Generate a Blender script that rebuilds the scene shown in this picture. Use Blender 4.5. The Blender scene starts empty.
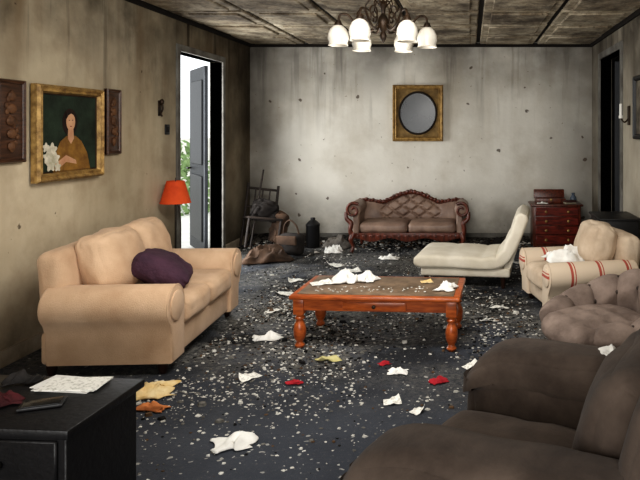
import bpy, bmesh, math, random
from mathutils import Vector, Matrix, noise, Euler
random.seed(7)
scene=bpy.context.scene
COL=scene.collection
R=math.radians
def lin(c):
    o=[]
    for v in c[:3]:
        v=v/255.0
        o.append(v/12.92 if v<=0.04045 else ((v+0.055)/1.055)**2.4)
    return (o[0],o[1],o[2],1)
# ---------------------------------------------------------------- materials
def newmat(name):
    m=bpy.data.materials.new(name); m.use_nodes=True
    nt=m.node_tree; b=nt.nodes['Principled BSDF']
    return m,nt,b
def N(nt,t,**k):
    n=nt.nodes.new(t)
    for a,v in k.items(): setattr(n,a,v)
    return n
def M(name,c1,c2=None,scale=4,rough=.85,bump=.15,bscale=80,metal=0,spec=.3,lo=.35,hi=.65,sheen=0):
    m,nt,b=newmat(name); L=nt.links
    if c2 is None: c2=tuple(v*.8 for v in c1)
    tc=N(nt,'ShaderNodeTexCoord')
    n=N(nt,'ShaderNodeTexNoise'); n.inputs['Scale'].default_value=scale; n.inputs['Detail'].default_value=6; n.inputs['Roughness'].default_value=.6
    L.new(tc.outputs['Object'],n.inputs['Vector'])
    r=N(nt,'ShaderNodeValToRGB'); r.color_ramp.elements[0].position=lo; r.color_ramp.elements[1].position=hi
    r.color_ramp.elements[0].color=lin(c1); r.color_ramp.elements[1].color=lin(c2)
    L.new(n.outputs['Fac'],r.inputs['Fac']); L.new(r.outputs['Color'],b.inputs['Base Color'])
    n2=N(nt,'ShaderNodeTexNoise'); n2.inputs['Scale'].default_value=bscale; n2.inputs['Detail'].default_value=3
    L.new(tc.outputs['Object'],n2.inputs['Vector'])
    bp=N(nt,'ShaderNodeBump'); bp.inputs['Strength'].default_value=bump; bp.inputs['Distance'].default_value=.02
    L.new(n2.outputs['Fac'],bp.inputs['Height']); L.new(bp.outputs['Normal'],b.inputs['Normal'])
    b.inputs['Roughness'].default_value=rough; b.inputs['Metallic'].default_value=metal
    b.inputs['Specular IOR Level'].default_value=spec
    if sheen: b.inputs['Sheen Weight'].default_value=sheen
    return m
def wood(name,c1,c2,scale=6,rough=.35,stretch=(1,12,12),spec=.5):
    m,nt,b=newmat(name); L=nt.links
    tc=N(nt,'ShaderNodeTexCoord'); mp=N(nt,'ShaderNodeMapping'); mp.inputs['Scale'].default_value=stretch
    n=N(nt,'ShaderNodeTexNoise'); n.inputs['Scale'].default_value=scale; n.inputs['Detail'].default_value=5
    L.new(tc.outputs['Object'],mp.inputs['Vector']); L.new(mp.outputs['Vector'],n.inputs['Vector'])
    r=N(nt,'ShaderNodeValToRGB'); r.color_ramp.elements[0].position=.35; r.color_ramp.elements[1].position=.65
    r.color_ramp.elements[0].color=lin(c1); r.color_ramp.elements[1].color=lin(c2)
    L.new(n.outputs['Fac'],r.inputs['Fac']); L.new(r.outputs['Color'],b.inputs['Base Color'])
    b.inputs['Roughness'].default_value=rough; b.inputs['Specular IOR Level'].default_value=spec
    return m
def mixc(nt,fac,a,bc):
    x=N(nt,'ShaderNodeMix',data_type='RGBA'); L=nt.links
    if hasattr(fac,'links'): L.new(fac,x.inputs[0])
    else: x.inputs[0].default_value=fac
    for s,i in ((a,6),(bc,7)):
        if hasattr(s,'links'): L.new(s,x.inputs[i])
        else: x.inputs[i].default_value=s
    return x.outputs[2]
def nmask(nt,vec,scale,lo,hi,detail=6,rough=.6,off=None,stretch=None):
    L=nt.links
    if off or stretch:
        mp=N(nt,'ShaderNodeMapping')
        if off: mp.inputs['Location'].default_value=off
        if stretch: mp.inputs['Scale'].default_value=stretch
        L.new(vec,mp.inputs['Vector']); vec=mp.outputs['Vector']
    n=N(nt,'ShaderNodeTexNoise'); n.inputs['Scale'].default_value=scale; n.inputs['Detail'].default_value=detail; n.inputs['Roughness'].default_value=rough
    L.new(vec,n.inputs['Vector'])
    r=N(nt,'ShaderNodeMapRange'); r.inputs['From Min'].default_value=lo; r.inputs['From Max'].default_value=hi
    L.new(n.outputs['Fac'],r.inputs['Value']); return r.outputs['Result']
def spots(nt,vec,scale,th,keep=.5,soft=.02,plane='wall'):
    L=nt.links
    s=N(nt,'ShaderNodeSeparateXYZ'); L.new(vec,s.inputs[0]); c=N(nt,'ShaderNodeCombineXYZ')
    if plane=='wall':
        ad=N(nt,'ShaderNodeMath',operation='ADD'); L.new(s.outputs[0],ad.inputs[0]); L.new(s.outputs[1],ad.inputs[1])
        L.new(ad.outputs[0],c.inputs[0]); L.new(s.outputs[2],c.inputs[1])
    else:
        L.new(s.outputs[0],c.inputs[0]); L.new(s.outputs[1],c.inputs[1])
    wn=N(nt,'ShaderNodeTexNoise'); wn.inputs['Scale'].default_value=18; L.new(vec,wn.inputs['Vector'])
    va=N(nt,'ShaderNodeVectorMath',operation='MULTIPLY_ADD'); L.new(wn.outputs['Color'],va.inputs[0]); va.inputs[1].default_value=(.06,.06,.0); L.new(c.outputs[0],va.inputs[2])
    v=N(nt,'ShaderNodeTexVoronoi',voronoi_dimensions='2D'); v.inputs['Scale'].default_value=scale; L.new(va.outputs[0],v.inputs['Vector'])
    sp=N(nt,'ShaderNodeSeparateColor'); L.new(v.outputs['Color'],sp.inputs['Color'])
    mu=N(nt,'ShaderNodeMapRange'); mu.inputs['From Min'].default_value=keep; mu.inputs['From Max'].default_value=1; mu.inputs['To Max'].default_value=th
    L.new(sp.outputs[0],mu.inputs['Value'])
    r=N(nt,'ShaderNodeMath',operation='SUBTRACT'); L.new(mu.outputs[0],r.inputs[0]); L.new(v.outputs['Distance'],r.inputs[1])
    q=N(nt,'ShaderNodeMapRange'); q.inputs['From Min'].default_value=0; q.inputs['From Max'].default_value=soft; L.new(r.outputs[0],q.inputs['Value'])
    return q.outputs['Result']
def zband(nt,vec,axis,a,bv):
    s=N(nt,'ShaderNodeSeparateXYZ'); nt.links.new(vec,s.inputs[0])
    r=N(nt,'ShaderNodeMapRange'); r.inputs['From Min'].default_value=a; r.inputs['From Max'].default_value=bv
    nt.links.new(s.outputs[axis],r.inputs['Value']); return r.outputs['Result']
def mul(nt,a,b):
    m=N(nt,'ShaderNodeMath',operation='MULTIPLY')
    for s,i in ((a,0),(b,1)):
        if hasattr(s,'links'): nt.links.new(s,m.inputs[i])
        else: m.inputs[i].default_value=s
    return m.outputs[0]
def wallmat(name,base,base2,dirt,soot_darkc,topsoot=.6,corners=(),spot=.09,streak=.5,patch=.5,ztop=1.7,mott=.4,keep=.6,drips=.5):
    m,nt,b=newmat(name); L=nt.links
    tc=N(nt,'ShaderNodeTexCoord'); v=tc.outputs['Object']
    c=mixc(nt,nmask(nt,v,.9,.35,.65,5),lin(base),lin(base2))
    c=mixc(nt,mul(nt,nmask(nt,v,2.0,.48,.74,8,.62,(3,1,2)),mott),c,lin(dirt))
    c=mixc(nt,mul(nt,mul(nt,nmask(nt,v,2.6,.46,.72,4,.55,(1,5,2),(1,1,.12)),zband(nt,v,2,0.3,2.3)),streak),c,lin(dirt))
    c=mixc(nt,mul(nt,mul(nt,zband(nt,v,2,ztop,2.8),nmask(nt,v,1.1,.28,.62,6,.55,(7,2,4))),topsoot),c,lin(soot_darkc))
    c=mixc(nt,mul(nt,mul(nt,zband(nt,v,2,1.1,2.3),nmask(nt,v,1.1,.53,.70,7,.6,(2,8,1),(1,1,.55))),patch),c,lin(soot_darkc))
    c=mixc(nt,mul(nt,mul(nt,nmask(nt,v,5.5,.56,.70,5,.6,(9,3,5),(1,1,.07)),zband(nt,v,2,1.3,2.7)),drips),c,lin(soot_darkc))
    c=mixc(nt,mul(nt,mul(nt,zband(nt,v,2,.8,0),nmask(nt,v,2.2,.25,.65)),.75),c,lin(soot_darkc))  # darker towards the floor, broken up by noise
    for (ax,a,b_,st) in corners:
        c=mixc(nt,mul(nt,mul(nt,zband(nt,v,ax,a,b_),nmask(nt,v,1.0,.15,.6,6,.5)),st),c,lin(soot_darkc))  # darkens along each given axis range, broken up by noise
    c=mixc(nt,mul(nt,spots(nt,v,2.6,spot,keep),.8),c,lin((70,54,42)))
    c=mixc(nt,mul(nt,spots(nt,v,6.5,spot*.9,.7),.5),c,lin((104,86,66)))
    L.new(c,b.inputs['Base Color'])
    n2=N(nt,'ShaderNodeTexNoise'); n2.inputs['Scale'].default_value=14; n2.inputs['Detail'].default_value=8; L.new(v,n2.inputs['Vector'])
    bp=N(nt,'ShaderNodeBump'); bp.inputs['Strength'].default_value=.25; bp.inputs['Distance'].default_value=.02
    L.new(n2.outputs['Fac'],bp.inputs['Height']); L.new(bp.outputs['Normal'],b.inputs['Normal'])
    b.inputs['Roughness'].default_value=.9; b.inputs['Specular IOR Level'].default_value=.15
    return m
def floormat():
    m,nt,b=newmat('charred_carpet'); L=nt.links
    tc=N(nt,'ShaderNodeTexCoord'); v=tc.outputs['Object']
    c=mixc(nt,nmask(nt,v,1.2,.35,.65),lin((52,56,65)),lin((68,72,80)))
    c=mixc(nt,mul(nt,nmask(nt,v,1.0,.43,.54,8,.75,(4,4,0)),zband(nt,v,1,3.0,4.6)),c,lin((13,12,12)))
    far=zband(nt,v,1,3.2,4.4)
    ash=mul(nt,nmask(nt,v,1.1,.42,.55,7,.65,(1,7,0)),nmask(nt,v,26,.44,.60,7,.9))
    c=mixc(nt,mul(nt,mul(nt,ash,far),.9),c,lin((140,137,130)))
    c=mixc(nt,mul(nt,nmask(nt,v,40,.58,.68,4,.8,(2,2,2)),.5),c,lin((112,111,108)))
    c=mixc(nt,mul(nt,spots(nt,v,17,.16,.5,.02,'floor'),.8),c,lin((180,178,172)))
    L.new(c,b.inputs['Base Color'])
    n2=N(nt,'ShaderNodeTexNoise'); n2.inputs['Scale'].default_value=30; n2.inputs['Detail'].default_value=8; n2.inputs['Roughness'].default_value=.75; L.new(v,n2.inputs['Vector'])
    bp=N(nt,'ShaderNodeBump'); bp.inputs['Strength'].default_value=.7; bp.inputs['Distance'].default_value=.03
    L.new(n2.outputs['Fac'],bp.inputs['Height']); L.new(bp.outputs['Normal'],b.inputs['Normal'])
    b.inputs['Roughness'].default_value=.75; b.inputs['Specular IOR Level'].default_value=.3
    return m
def tilemat(name,c1,c2,st):
    m,nt,b=newmat(name); L=nt.links
    tc=N(nt,'ShaderNodeTexCoord'); v=tc.outputs['Object']
    c=mixc(nt,nmask(nt,v,5,.4,.6),lin(c1),lin(c2))
    c=mixc(nt,mul(nt,nmask(nt,v,1.3,.44,.60,9,.7,(5,1,0)),.85),c,lin(st))
    c=mixc(nt,mul(nt,nmask(nt,v,12,.52,.66,5,.7,(1,1,0)),.6),c,lin(st))
    L.new(c,b.inputs['Base Color'])
    n2=N(nt,'ShaderNodeTexNoise'); n2.inputs['Scale'].default_value=22; n2.inputs['Detail'].default_value=6; L.new(v,n2.inputs['Vector'])
    bp=N(nt,'ShaderNodeBump'); bp.inputs['Strength'].default_value=.8; bp.inputs['Distance'].default_value=.02
    L.new(n2.outputs['Fac'],bp.inputs['Height']); L.new(bp.outputs['Normal'],b.inputs['Normal'])
    b.inputs['Roughness'].default_value=.9
    return m
def stripemat(name,base,red,axis,freq,width=.16):
    m,nt,b=newmat(name); L=nt.links
    tc=N(nt,'ShaderNodeTexCoord'); s=N(nt,'ShaderNodeSeparateXYZ'); L.new(tc.outputs['Object'],s.inputs[0])
    f=N(nt,'ShaderNodeMath',operation='MULTIPLY'); L.new(s.outputs[axis],f.inputs[0]); f.inputs[1].default_value=freq
    fr=N(nt,'ShaderNodeMath',operation='FRACT'); L.new(f.outputs[0],fr.inputs[0])
    r=N(nt,'ShaderNodeValToRGB'); r.color_ramp.interpolation='CONSTANT'
    e=r.color_ramp.elements; e[0].position=0; e[0].color=lin(red); e[1].position=width; e[1].color=lin(base)
    a=e.new(width*1.6); a.color=lin(red); a=e.new(width*2.0); a.color=lin(base)
    L.new(fr.outputs[0],r.inputs['Fac']); L.new(r.outputs['Color'],b.inputs['Base Color'])
    b.inputs['Roughness'].default_value=.9
    return m
# ---------------------------------------------------------------- geometry helpers
def fin(bm,name,mat,parent=None,loc=(0,0,0),rot=(0,0,0),ang=38,recalc=True):
    if recalc: bmesh.ops.recalc_face_normals(bm,faces=bm.faces[:])
    me=bpy.data.meshes.new(name); bm.to_mesh(me); bm.free()
    for p in me.polygons: p.use_smooth=True
    me.set_sharp_from_angle(angle=R(ang))
    if isinstance(mat,(list,tuple)):
        for x in mat: me.materials.append(x)
    elif mat: me.materials.append(mat)
    o=bpy.data.objects.new(name,me); COL.objects.link(o)
    o.location=loc; o.rotation_euler=rot
    if parent: o.parent=parent
    return o
def root(name,loc=(0,0,0),rz=0):
    e=bpy.data.objects.new(name,None); COL.objects.link(e); e.location=loc; e.rotation_euler=(0,0,R(rz)); e.empty_display_size=.1
    return e
def box(name,s,loc,mat,parent=None,bev=.006,seg=2,rot=(0,0,0)):
    bm=bmesh.new(); bmesh.ops.create_cube(bm,size=1)
    for v in bm.verts: v.co=Vector((v.co.x*s[0],v.co.y*s[1],v.co.z*s[2]))
    if bev>0: bmesh.ops.bevel(bm,geom=bm.edges[:],offset=min(bev,min(s)*.45),segments=seg,profile=.5,affect='EDGES')
    return fin(bm,name,mat,parent,loc,rot)
def boxes(name,lst,mat,parent=None,bev=0,loc=(0,0,0),rot=(0,0,0)):
    bm=bmesh.new()
    for (x0,x1,y0,y1,z0,z1) in lst:
        t=bmesh.new(); bmesh.ops.create_cube(t,size=1)
        for v in t.verts: v.co=Vector(((v.co.x+.5)*(x1-x0)+x0,(v.co.y+.5)*(y1-y0)+y0,(v.co.z+.5)*(z1-z0)+z0))
        if bev: bmesh.ops.bevel(t,geom=t.edges[:],offset=bev,segments=1,affect='EDGES')
        me=bpy.data.meshes.new('t'); t.to_mesh(me); t.free(); bm.from_mesh(me); bpy.data.meshes.remove(me)
    return fin(bm,name,mat,parent,loc,rot)
def cushion(name,s,loc,mat,parent=None,r=.05,puff=(0,0,.03),rot=(0,0,0),nz=.006,seed=0,cuts=21,fn=None,wr=.5):
    bm=bmesh.new(); bmesh.ops.create_cube(bm,size=2)
    bmesh.ops.subdivide_edges(bm,edges=bm.edges[:],cuts=cuts,use_grid_fill=True)
    h=Vector(s)*.5; r=min(r,min(h)*.98)
    for v in bm.verts:
        p=Vector([math.sin(c*math.pi/2) for c in v.co])
        q=Vector([p[i]*h[i] for i in range(3)])
        inner=Vector([max(-(h[i]-r),min(h[i]-r,q[i])) for i in range(3)])
        d=q-inner
        if d.length>1e-6: q=inner+d.normalized()*r
        for i in range(3):
            j,k=(i+1)%3,(i+2)%3
            q[i]+=puff[i]*p[i]*(1-p[j]**2)*(1-p[k]**2)
        if nz:
            o_=Vector((seed*3.1,seed,0)); nd=q.normalized()
            f1=abs(noise.noise(Vector((q.x*9,q.y*9,q.z*5))+o_))
            q=q+noise.noise_vector(q*7+o_)*nz-nd*(max(0,.12-f1)/.12)*nz*wr
        if fn: q=fn(q,p)
        v.co=q
    return fin(bm,name,mat,parent,loc,rot,ang=80)
def prof(name,pts,axis,a,b,mat,parent=None,bev=.015,seg=3,loc=(0,0,0),rot=(0,0,0),ang=40):
    bm=bmesh.new()
    def P(u,w,t):
        return Vector((u,t,w)) if axis=='y' else (Vector((t,u,w)) if axis=='x' else Vector((u,w,t)))
    v0=[bm.verts.new(P(u,w,a)) for u,w in pts]; v1=[bm.verts.new(P(u,w,b)) for u,w in pts]
    n=len(pts)
    f0=bm.faces.new(v0); f1=bm.faces.new(v1[::-1])
    for i in range(n): bm.faces.new((v0[i],v0[(i+1)%n],v1[(i+1)%n],v1[i]))
    bmesh.ops.recalc_face_normals(bm,faces=bm.faces[:])
    if bev>0:
        ed=list(f0.edges)+list(f1.edges)
        bmesh.ops.bevel(bm,geom=ed,offset=bev,segments=seg,profile=.5,affect='EDGES')
    return fin(bm,name,mat,parent,loc,rot,ang=ang)
def cr(pts,n=8,closed=False):
    P=[Vector(p) for p in pts]; out=[]; m=len(P)
    rng=m if closed else m-1
    for i in range(rng):
        if closed: a,b,c,d=P[(i-1)%m],P[i],P[(i+1)%m],P[(i+2)%m]
        else: a,b,c,d=P[max(i-1,0)],P[i],P[i+1],P[min(i+2,m-1)]
        for k in range(n):
            t=k/n
            out.append(.5*((2*b)+(c-a)*t+(2*a-5*b+4*c-d)*t*t+(3*b-a-3*c+d)*t**3))
    if not closed: out.append(P[-1])
    return out
def tube(name,pts,rad,mat,parent=None,n=10,loc=(0,0,0),rot=(0,0,0),bm=None):
    own=bm is None
    if own: bm=bmesh.new()
    pts=[Vector(p) for p in pts]; m=len(pts)
    if not isinstance(rad,(list,tuple)): rad=[rad]*m
    elif len(rad)!=m:
        rr=[]
        for i in range(m):
            t=i/(m-1)*(len(rad)-1); k=min(int(t),len(rad)-2); rr.append(rad[k]+(rad[k+1]-rad[k])*(t-k))
        rad=rr
    up=None; rings=[]
    for i in range(m):
        t=(pts[min(i+1,m-1)]-pts[max(i-1,0)])
        t=t.normalized() if t.length>1e-9 else Vector((0,0,1))
        if up is None: up=t.orthogonal().normalized()
        up=(up-t*up.dot(t)); up=up.normalized() if up.length>1e-6 else t.orthogonal().normalized()
        s=t.cross(up)
        rings.append([bm.verts.new(pts[i]+(up*math.cos(2*math.pi*k/n)+s*math.sin(2*math.pi*k/n))*rad[i]) for k in range(n)])
    for i in range(m-1):
        for k in range(n): bm.faces.new((rings[i][k],rings[i][(k+1)%n],rings[i+1][(k+1)%n],rings[i+1][k]))
    bm.faces.new(rings[0][::-1]); bm.faces.new(rings[-1])
    if own: return fin(bm,name,mat,parent,loc,rot,ang=50)
def lathe(name,pr,mat,parent=None,loc=(0,0,0),n=24,rot=(0,0,0),bm=None,off=(0,0,0),cap=True):
    own=bm is None
    if own: bm=bmesh.new()
    o=Vector(off); rings=[]
    for r,z in pr: rings.append([bm.verts.new(o+Vector((max(r,.0005)*math.cos(2*math.pi*k/n),max(r,.0005)*math.sin(2*math.pi*k/n),z))) for k in range(n)])
    for i in range(len(pr)-1):
        for k in range(n): bm.faces.new((rings[i][k],rings[i][(k+1)%n],rings[i+1][(k+1)%n],rings[i+1][k]))
    if cap: bm.faces.new(rings[0][::-1]); bm.faces.new(rings[-1])
    if own: return fin(bm,name,mat,parent,loc,rot,ang=40,recalc=cap)
def blob(bm,c,s,seg=8):
    t=bmesh.ops.create_uvsphere(bm,u_segments=seg,v_segments=max(4,seg-2),radius=1)
    for v in t['verts']: v.co=Vector((v.co.x*s[0]+c[0],v.co.y*s[1]+c[1],v.co.z*s[2]+c[2]))
def crumple(name,sx,sy,h,loc,mat,seed=0,rz=0,parent=None,n=30,freq=9):
    bm=bmesh.new(); g=[]
    for i in range(n):
        row=[]
        for j in range(n):
            u=i/(n-1)*2-1; w=j/(n-1)*2-1
            q=Vector((u*sx/2,w*sy/2,0)); sd=Vector((seed*5.3,seed*1.7,seed))
            e=noise.noise_vector(Vector((u*1.6,w*1.6,0))+sd)
            q.x+=e.x*sx*.22; q.y+=e.y*sy*.22
            rr=max(0,1-(abs(u)**2.6)*.95)*max(0,1-(abs(w)**2.6)*.95)
            F=freq*(.2/max(sx,.12)) if sx<.2 else freq
            k=1-abs(noise.noise(Vector((q.x*F,q.y*F,seed*2.0)))*2.4)
            k2=1-abs(noise.noise(Vector((q.x*F*2.3,q.y*F*2.3,seed)))*2.4)
            q.z=max(.003,h*(.62*k+.28*k2+.12)*rr+.004)
            row.append(bm.verts.new(q))
        g.append(row)
    for i in range(n-1):
        for j in range(n-1): bm.faces.new((g[i][j],g[i+1][j],g[i+1][j+1],g[i][j+1]))
    o=fin(bm,name,mat,parent,loc,(0,0,R(rz)),ang=35)
    md=o.modifiers.new('thick','SOLIDIFY'); md.thickness=.002; md.offset=1
    return o
def sheet(name,sx,sy,curl,loc,mat,seed=0,rz=0,parent=None):
    bm=bmesh.new(); g=[]; n=12; rnd=random.Random(seed); cx,cy=rnd.choice((-1,1)),rnd.choice((-1,1)); fo=rnd.uniform(-.4,.4)
    for i in range(n):
        row=[]
        for j in range(n):
            u=i/(n-1)*2-1; w=j/(n-1)*2-1
            d=max(0,(u*cx+w*cy)/2-.15)
            z=.003+curl*d*d*1.6+curl*.25*max(0,1-abs(u-fo)*3)+.003*(noise.noise(Vector((u*2,w*2,seed)))+.5)
            row.append(bm.verts.new((u*sx/2-cx*d*d*sx*.2,w*sy/2-cy*d*d*sy*.2,max(.002,z))))
        g.append(row)
    for i in range(n-1):
        for j in range(n-1): bm.faces.new((g[i][j],g[i+1][j],g[i+1][j+1],g[i][j+1]))
    o=fin(bm,name,mat,parent,loc,(0,0,R(rz)),ang=60)
    md=o.modifiers.new('thick','SOLIDIFY'); md.thickness=.0015; md.offset=1
    return o
def slab_sweep(name,cl,hw,ht,r,mat,parent=None,seam=0,period=6):
    # padded slab following a centreline in the x-z plane, rounded-rectangle section
    bm=bmesh.new(); rings=[]; m=len(cl)
    for i,p in enumerate(cl):
        t=(cl[min(i+1,m-1)]-cl[max(i-1,0)]).normalized(); nn=Vector((-t.z,0,t.x))
        ends=min(i,m-1-i); sc=1 if ends>=2 else (.80 if ends==1 else .55)
        sm=seam*(1-abs(math.sin(i*math.pi/period))**.5) if 2<i<m-3 else 0
        sec=[]
        for (sy,sz) in ((1,1),(-1,1),(-1,-1),(1,-1)):
            cy_,cz_=sy*(hw-r),sz*(ht*sc-min(r,ht*sc*.98))
            rr=min(r,ht*sc*.98)
            a0={(1,1):0,(-1,1):90,(-1,-1):180,(1,-1):270}[(sy,sz)]
            for k in range(5):
                a=R(a0+k*22.5); sec.append((cy_+rr*math.cos(a),cz_+rr*math.sin(a)-(sm if sz>0 else 0)))
            if sy==1 and sz==1:
                for k in range(1,8): sec.append(((hw-r)*(1-k/4.0),ht*sc-sm+.012*(1-(1-k/4.0)**2)*(0 if ends<2 else 1)))
        rings.append([bm.verts.new(p+Vector((0,y_,0))+nn*z_) for y_,z_ in sec])
    k_=len(rings[0])
    for i in range(m-1):
        for k in range(k_): bm.faces.new((rings[i][k],rings[i][(k+1)%k_],rings[i+1][(k+1)%k_],rings[i+1][k]))
    bm.faces.new(rings[0][::-1]); bm.faces.new(rings[-1])
    return fin(bm,name,mat,parent,ang=60)

# ---------------------------------------------------------------- palette
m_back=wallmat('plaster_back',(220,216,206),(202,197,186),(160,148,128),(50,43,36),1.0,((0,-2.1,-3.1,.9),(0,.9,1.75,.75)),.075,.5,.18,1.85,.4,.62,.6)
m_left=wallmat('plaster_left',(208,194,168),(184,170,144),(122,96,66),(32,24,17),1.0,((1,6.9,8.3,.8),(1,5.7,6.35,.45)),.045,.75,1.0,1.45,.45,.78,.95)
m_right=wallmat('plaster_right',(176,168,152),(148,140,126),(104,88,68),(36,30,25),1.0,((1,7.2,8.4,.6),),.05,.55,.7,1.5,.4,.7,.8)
m_floor=floormat()
m_tile=tilemat('ceiling_tile_stained',(198,186,164),(162,148,124),(58,44,31))
m_tile2=tilemat('ceiling_tile_inner',(182,170,148),(146,132,110),(54,41,29))
m_tilegap=M('ceiling_gap',(30,23,18),(18,14,12))
m_trim=M('grey_trim_paint',(120,118,112),(88,84,78),5)
m_base=M('baseboard_paint',(172,160,140),(120,108,90),4)
m_dkdoor=M('dark_door_paint',(44,46,50),(32,33,36),3,.5)
m_tan=M('tan_upholstery',(208,178,148),(184,152,122),3,.9,.25,140,sheen=.1)
m_purple=M('purple_cloth',(76,50,64),(54,36,48),6,.9,.3,60)
m_foot=wood('dark_foot_wood',(50,28,18),(32,18,12))
m_twood=wood('orange_wood',(184,96,44),(140,66,28),5,.3,(2,10,10))
m_ttop=M('dusty_table_top',(134,112,90),(88,72,56),7,.5,.2,30,spec=.4)
m_redwood=wood('mahogany',(106,50,32),(56,26,16),5,.35,(8,8,2))
m_leather=M('brown_leather',(144,120,104),(112,90,78),5,.5,.15,60,spec=.5)
m_white=M('cream_upholstery',(224,217,202),(204,195,176),3,.8,.15,90)
m_cream=M('cream_fabric',(204,186,164),(178,158,136),4,.9,.2,90)
m_stripe=stripemat('striped_fabric',(206,188,166),(168,80,66),1,4.2,.09)
m_tub=M('taupe_velvet',(138,122,112),(104,90,82),6,.9,.2,60)
m_tubb=M('taupe_button',(70,60,54),(54,46,42),6)
m_char=M('charcoal_velvet',(86,75,67),(62,53,47),5,.95,.12,60,spec=.1,sheen=.05)
m_black=M('black_lacquer',(22,21,22),(14,13,14),4,.45,.1,50,spec=.4)
m_brass=M('aged_brass',(60,44,30),(32,24,17),12,.45,.1,50,metal=.4)
m_gold=M('gilded_frame',(186,152,92),(120,90,48),18,.5,.4,50,metal=.3,spec=.5)
m_shade=M('opal_glass',(226,221,210),(204,197,184),6,.3,.02,20,spec=.6)
m_orange=M('orange_lampshade',(226,92,42),(196,70,30),5,.8,.1,60)
m_paper=M('white_paper',(238,237,232),(214,211,204),7,.9,.1,40)
m_page=M('printed_page',(232,230,222),(196,193,184),60,.9,.05,40,lo=.5,hi=.6)
m_rag=M('brown_rag',(96,74,58),(56,44,36),6)
m_red=M('red_scrap',(180,38,50),(136,26,36),6)
m_yel=M('yellowed_magazine',(206,170,106),(224,204,160),9)
m_plast=M('plaster_chip',(222,220,213),(178,174,165),30)
m_ash=M('ash_chip',(122,119,113),(82,79,74),30)
m_charc=M('char_chip',(22,20,19),(12,11,11),30)
m_brownc=M('splinter_chip',(104,80,56),(66,48,34),30)
m_mirror=M('dark_mirror_glass',(30,32,34),(18,19,21),2,.22,.0,10,spec=.35)
m_pole=M('lamp_metal',(72,66,58),(44,40,36),8,.4,metal=.6)
m_darkm=M('sooty_cloth',(46,42,40),(24,22,21),8,.8)

# ---------------------------------------------------------------- room shell
XL,XR,YB,YF,H=-2.985,1.655,8.41,-1.3,2.70
T=.14
boxes('wall_back',[(XL-T,XR+T,YB,YB+T,0,H+.1)],m_back)
dl0,dl1,dlh=6.36,7.46,2.32
boxes('wall_left',[(XL-T,XL,YF-T,dl0,0,H+.1),(XL-T,XL,dl1,YB,0,H+.1),(XL-T,XL,dl0,dl1,dlh,H+.1)],m_left)
dr0,dr1,drh=6.78,7.85,2.40
boxes('wall_right',[(XR,XR+T,YF-T,dr0,0,H+.1),(XR,XR+T,dr1,YB,0,H+.1),(XR,XR+T,dr0,dr1,drh,H+.1)],m_right)
wx0,wx1,wz0,wz1=-2.5,1.2,.7,2.45
boxes('wall_front',[(XL-T,wx0,YF-T,YF,0,H+.1),(wx1,XR+T,YF-T,YF,0,H+.1),(wx0,wx1,YF-T,YF,0,wz0),(wx0,wx1,YF-T,YF,wz1,H+.1)],m_right)
boxes('added_window_1',[(wx0,wx1,YF-.1,YF-.04,wz0,wz0+.05),(wx0,wx1,YF-.1,YF-.04,wz1-.05,wz1)]+[(x-.025,x+.025,YF-.1,YF-.04,wz0,wz1) for x in (wx0+.03,-1.27,-.03,wx1-.03)],m_trim)  # unseen window, added as the opening for the front fill light
boxes('floor',[(XL-T,XR+T,YF-T,YB+T,-.1,0)],m_floor)
rc=root('ceiling')
boxes('ceiling_slab',[(XL-T,XR+T,YF-T,YB+T,H,H+.1)],m_tilegap,rc)
tl=[]; tx=(XR-XL)/6.0; ty=.78
y=YB; trnd=random.Random(5)
while y>YF:
    for i in range(6):
        x0=XL+i*tx; tl.append((x0+.024,x0+tx-.024,max(y-ty,YF)+.024,y-.024,H-.022-trnd.random()*.012,H+.01))
    y-=ty
boxes('tile_panels',tl,m_tile,rc,bev=.012)
tl2=[]
for (a,b,c,d,e,f) in tl:
    if d-c>.3: tl2.append((a+.08,b-.08,c+.08,d-.08,H-.045,H-.015))
boxes('tile_insets',tl2,m_tile2,rc,bev=.010)
boxes('baseboard_left',[(XL,XL+.015,YF,dl0-.07,0,.11),(XL,XL+.015,dl1+.07,YB,0,.11)],m_base,bev=.004)
boxes('baseboard_back',[(XL,XR,YB-.015,YB,0,.11)],m_trim,bev=.004)
boxes('baseboard_right',[(XR-.015,XR,YF,dr0-.08,0,.11),(XR-.015,XR,dr1+.08,YB,0,.11)],m_trim,bev=.004)
boxes('trim_1',[(XL-T-.01,XL+.02,dl0-.07,dl0,0,dlh+.07),(XL-T-.01,XL+.02,dl1,dl1+.07,0,dlh+.07),(XL-T-.01,XL+.02,dl0,dl1,dlh,dlh+.07)],m_trim,bev=.006)
boxes('trim_2',[(XR-.02,XR+T,dr0-.08,dr0,0,drh+.08),(XR-.02,XR+T,dr1,dr1+.08,0,drh+.08),(XR-.02,XR+T,dr0,dr1,drh,drh+.08)],m_trim,bev=.006)
boxes('trim_3',[(XL,XR,YB-.03,YB,H-.07,H-.02),(XL,XL+.03,YF,YB,H-.07,H-.02),(XR-.03,XR,YF,YB,H-.07,H-.02)],m_tilegap,bev=.004)
a=math.atan2(8.05-7.4,-3.62+3.15)
d1=root('door_1',(-3.16,7.43,0)); d1.rotation_euler=(0,0,a)
boxes('leaf',[(0,.8,-.02,.02,.01,2.28)],m_dkdoor,d1,bev=.004)
boxes('leaf_panels',[(.1,.7,-.032,-.018,.15,.95),(.1,.7,-.032,-.018,1.08,2.12),(.1,.7,.018,.032,.15,.95),(.1,.7,.018,.032,1.08,2.12)],m_black,d1,bev=.01)
tube('handle',[(.74,-.02,1.02),(.74,-.07,1.02),(.64,-.07,1.02)],.011,m_brass,d1)
tube('handle_back',[(.74,.02,1.02),(.74,.07,1.02),(.64,.07,1.02)],.011,m_brass,d1)
d2=root('door_2',(XR+T+.03,dr1-.03,0)); d2.rotation_euler=(0,0,R(-14))
boxes('leaf',[(0,.82,-.02,.02,.01,drh-.03)],m_dkdoor,d2,bev=.003)
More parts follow.
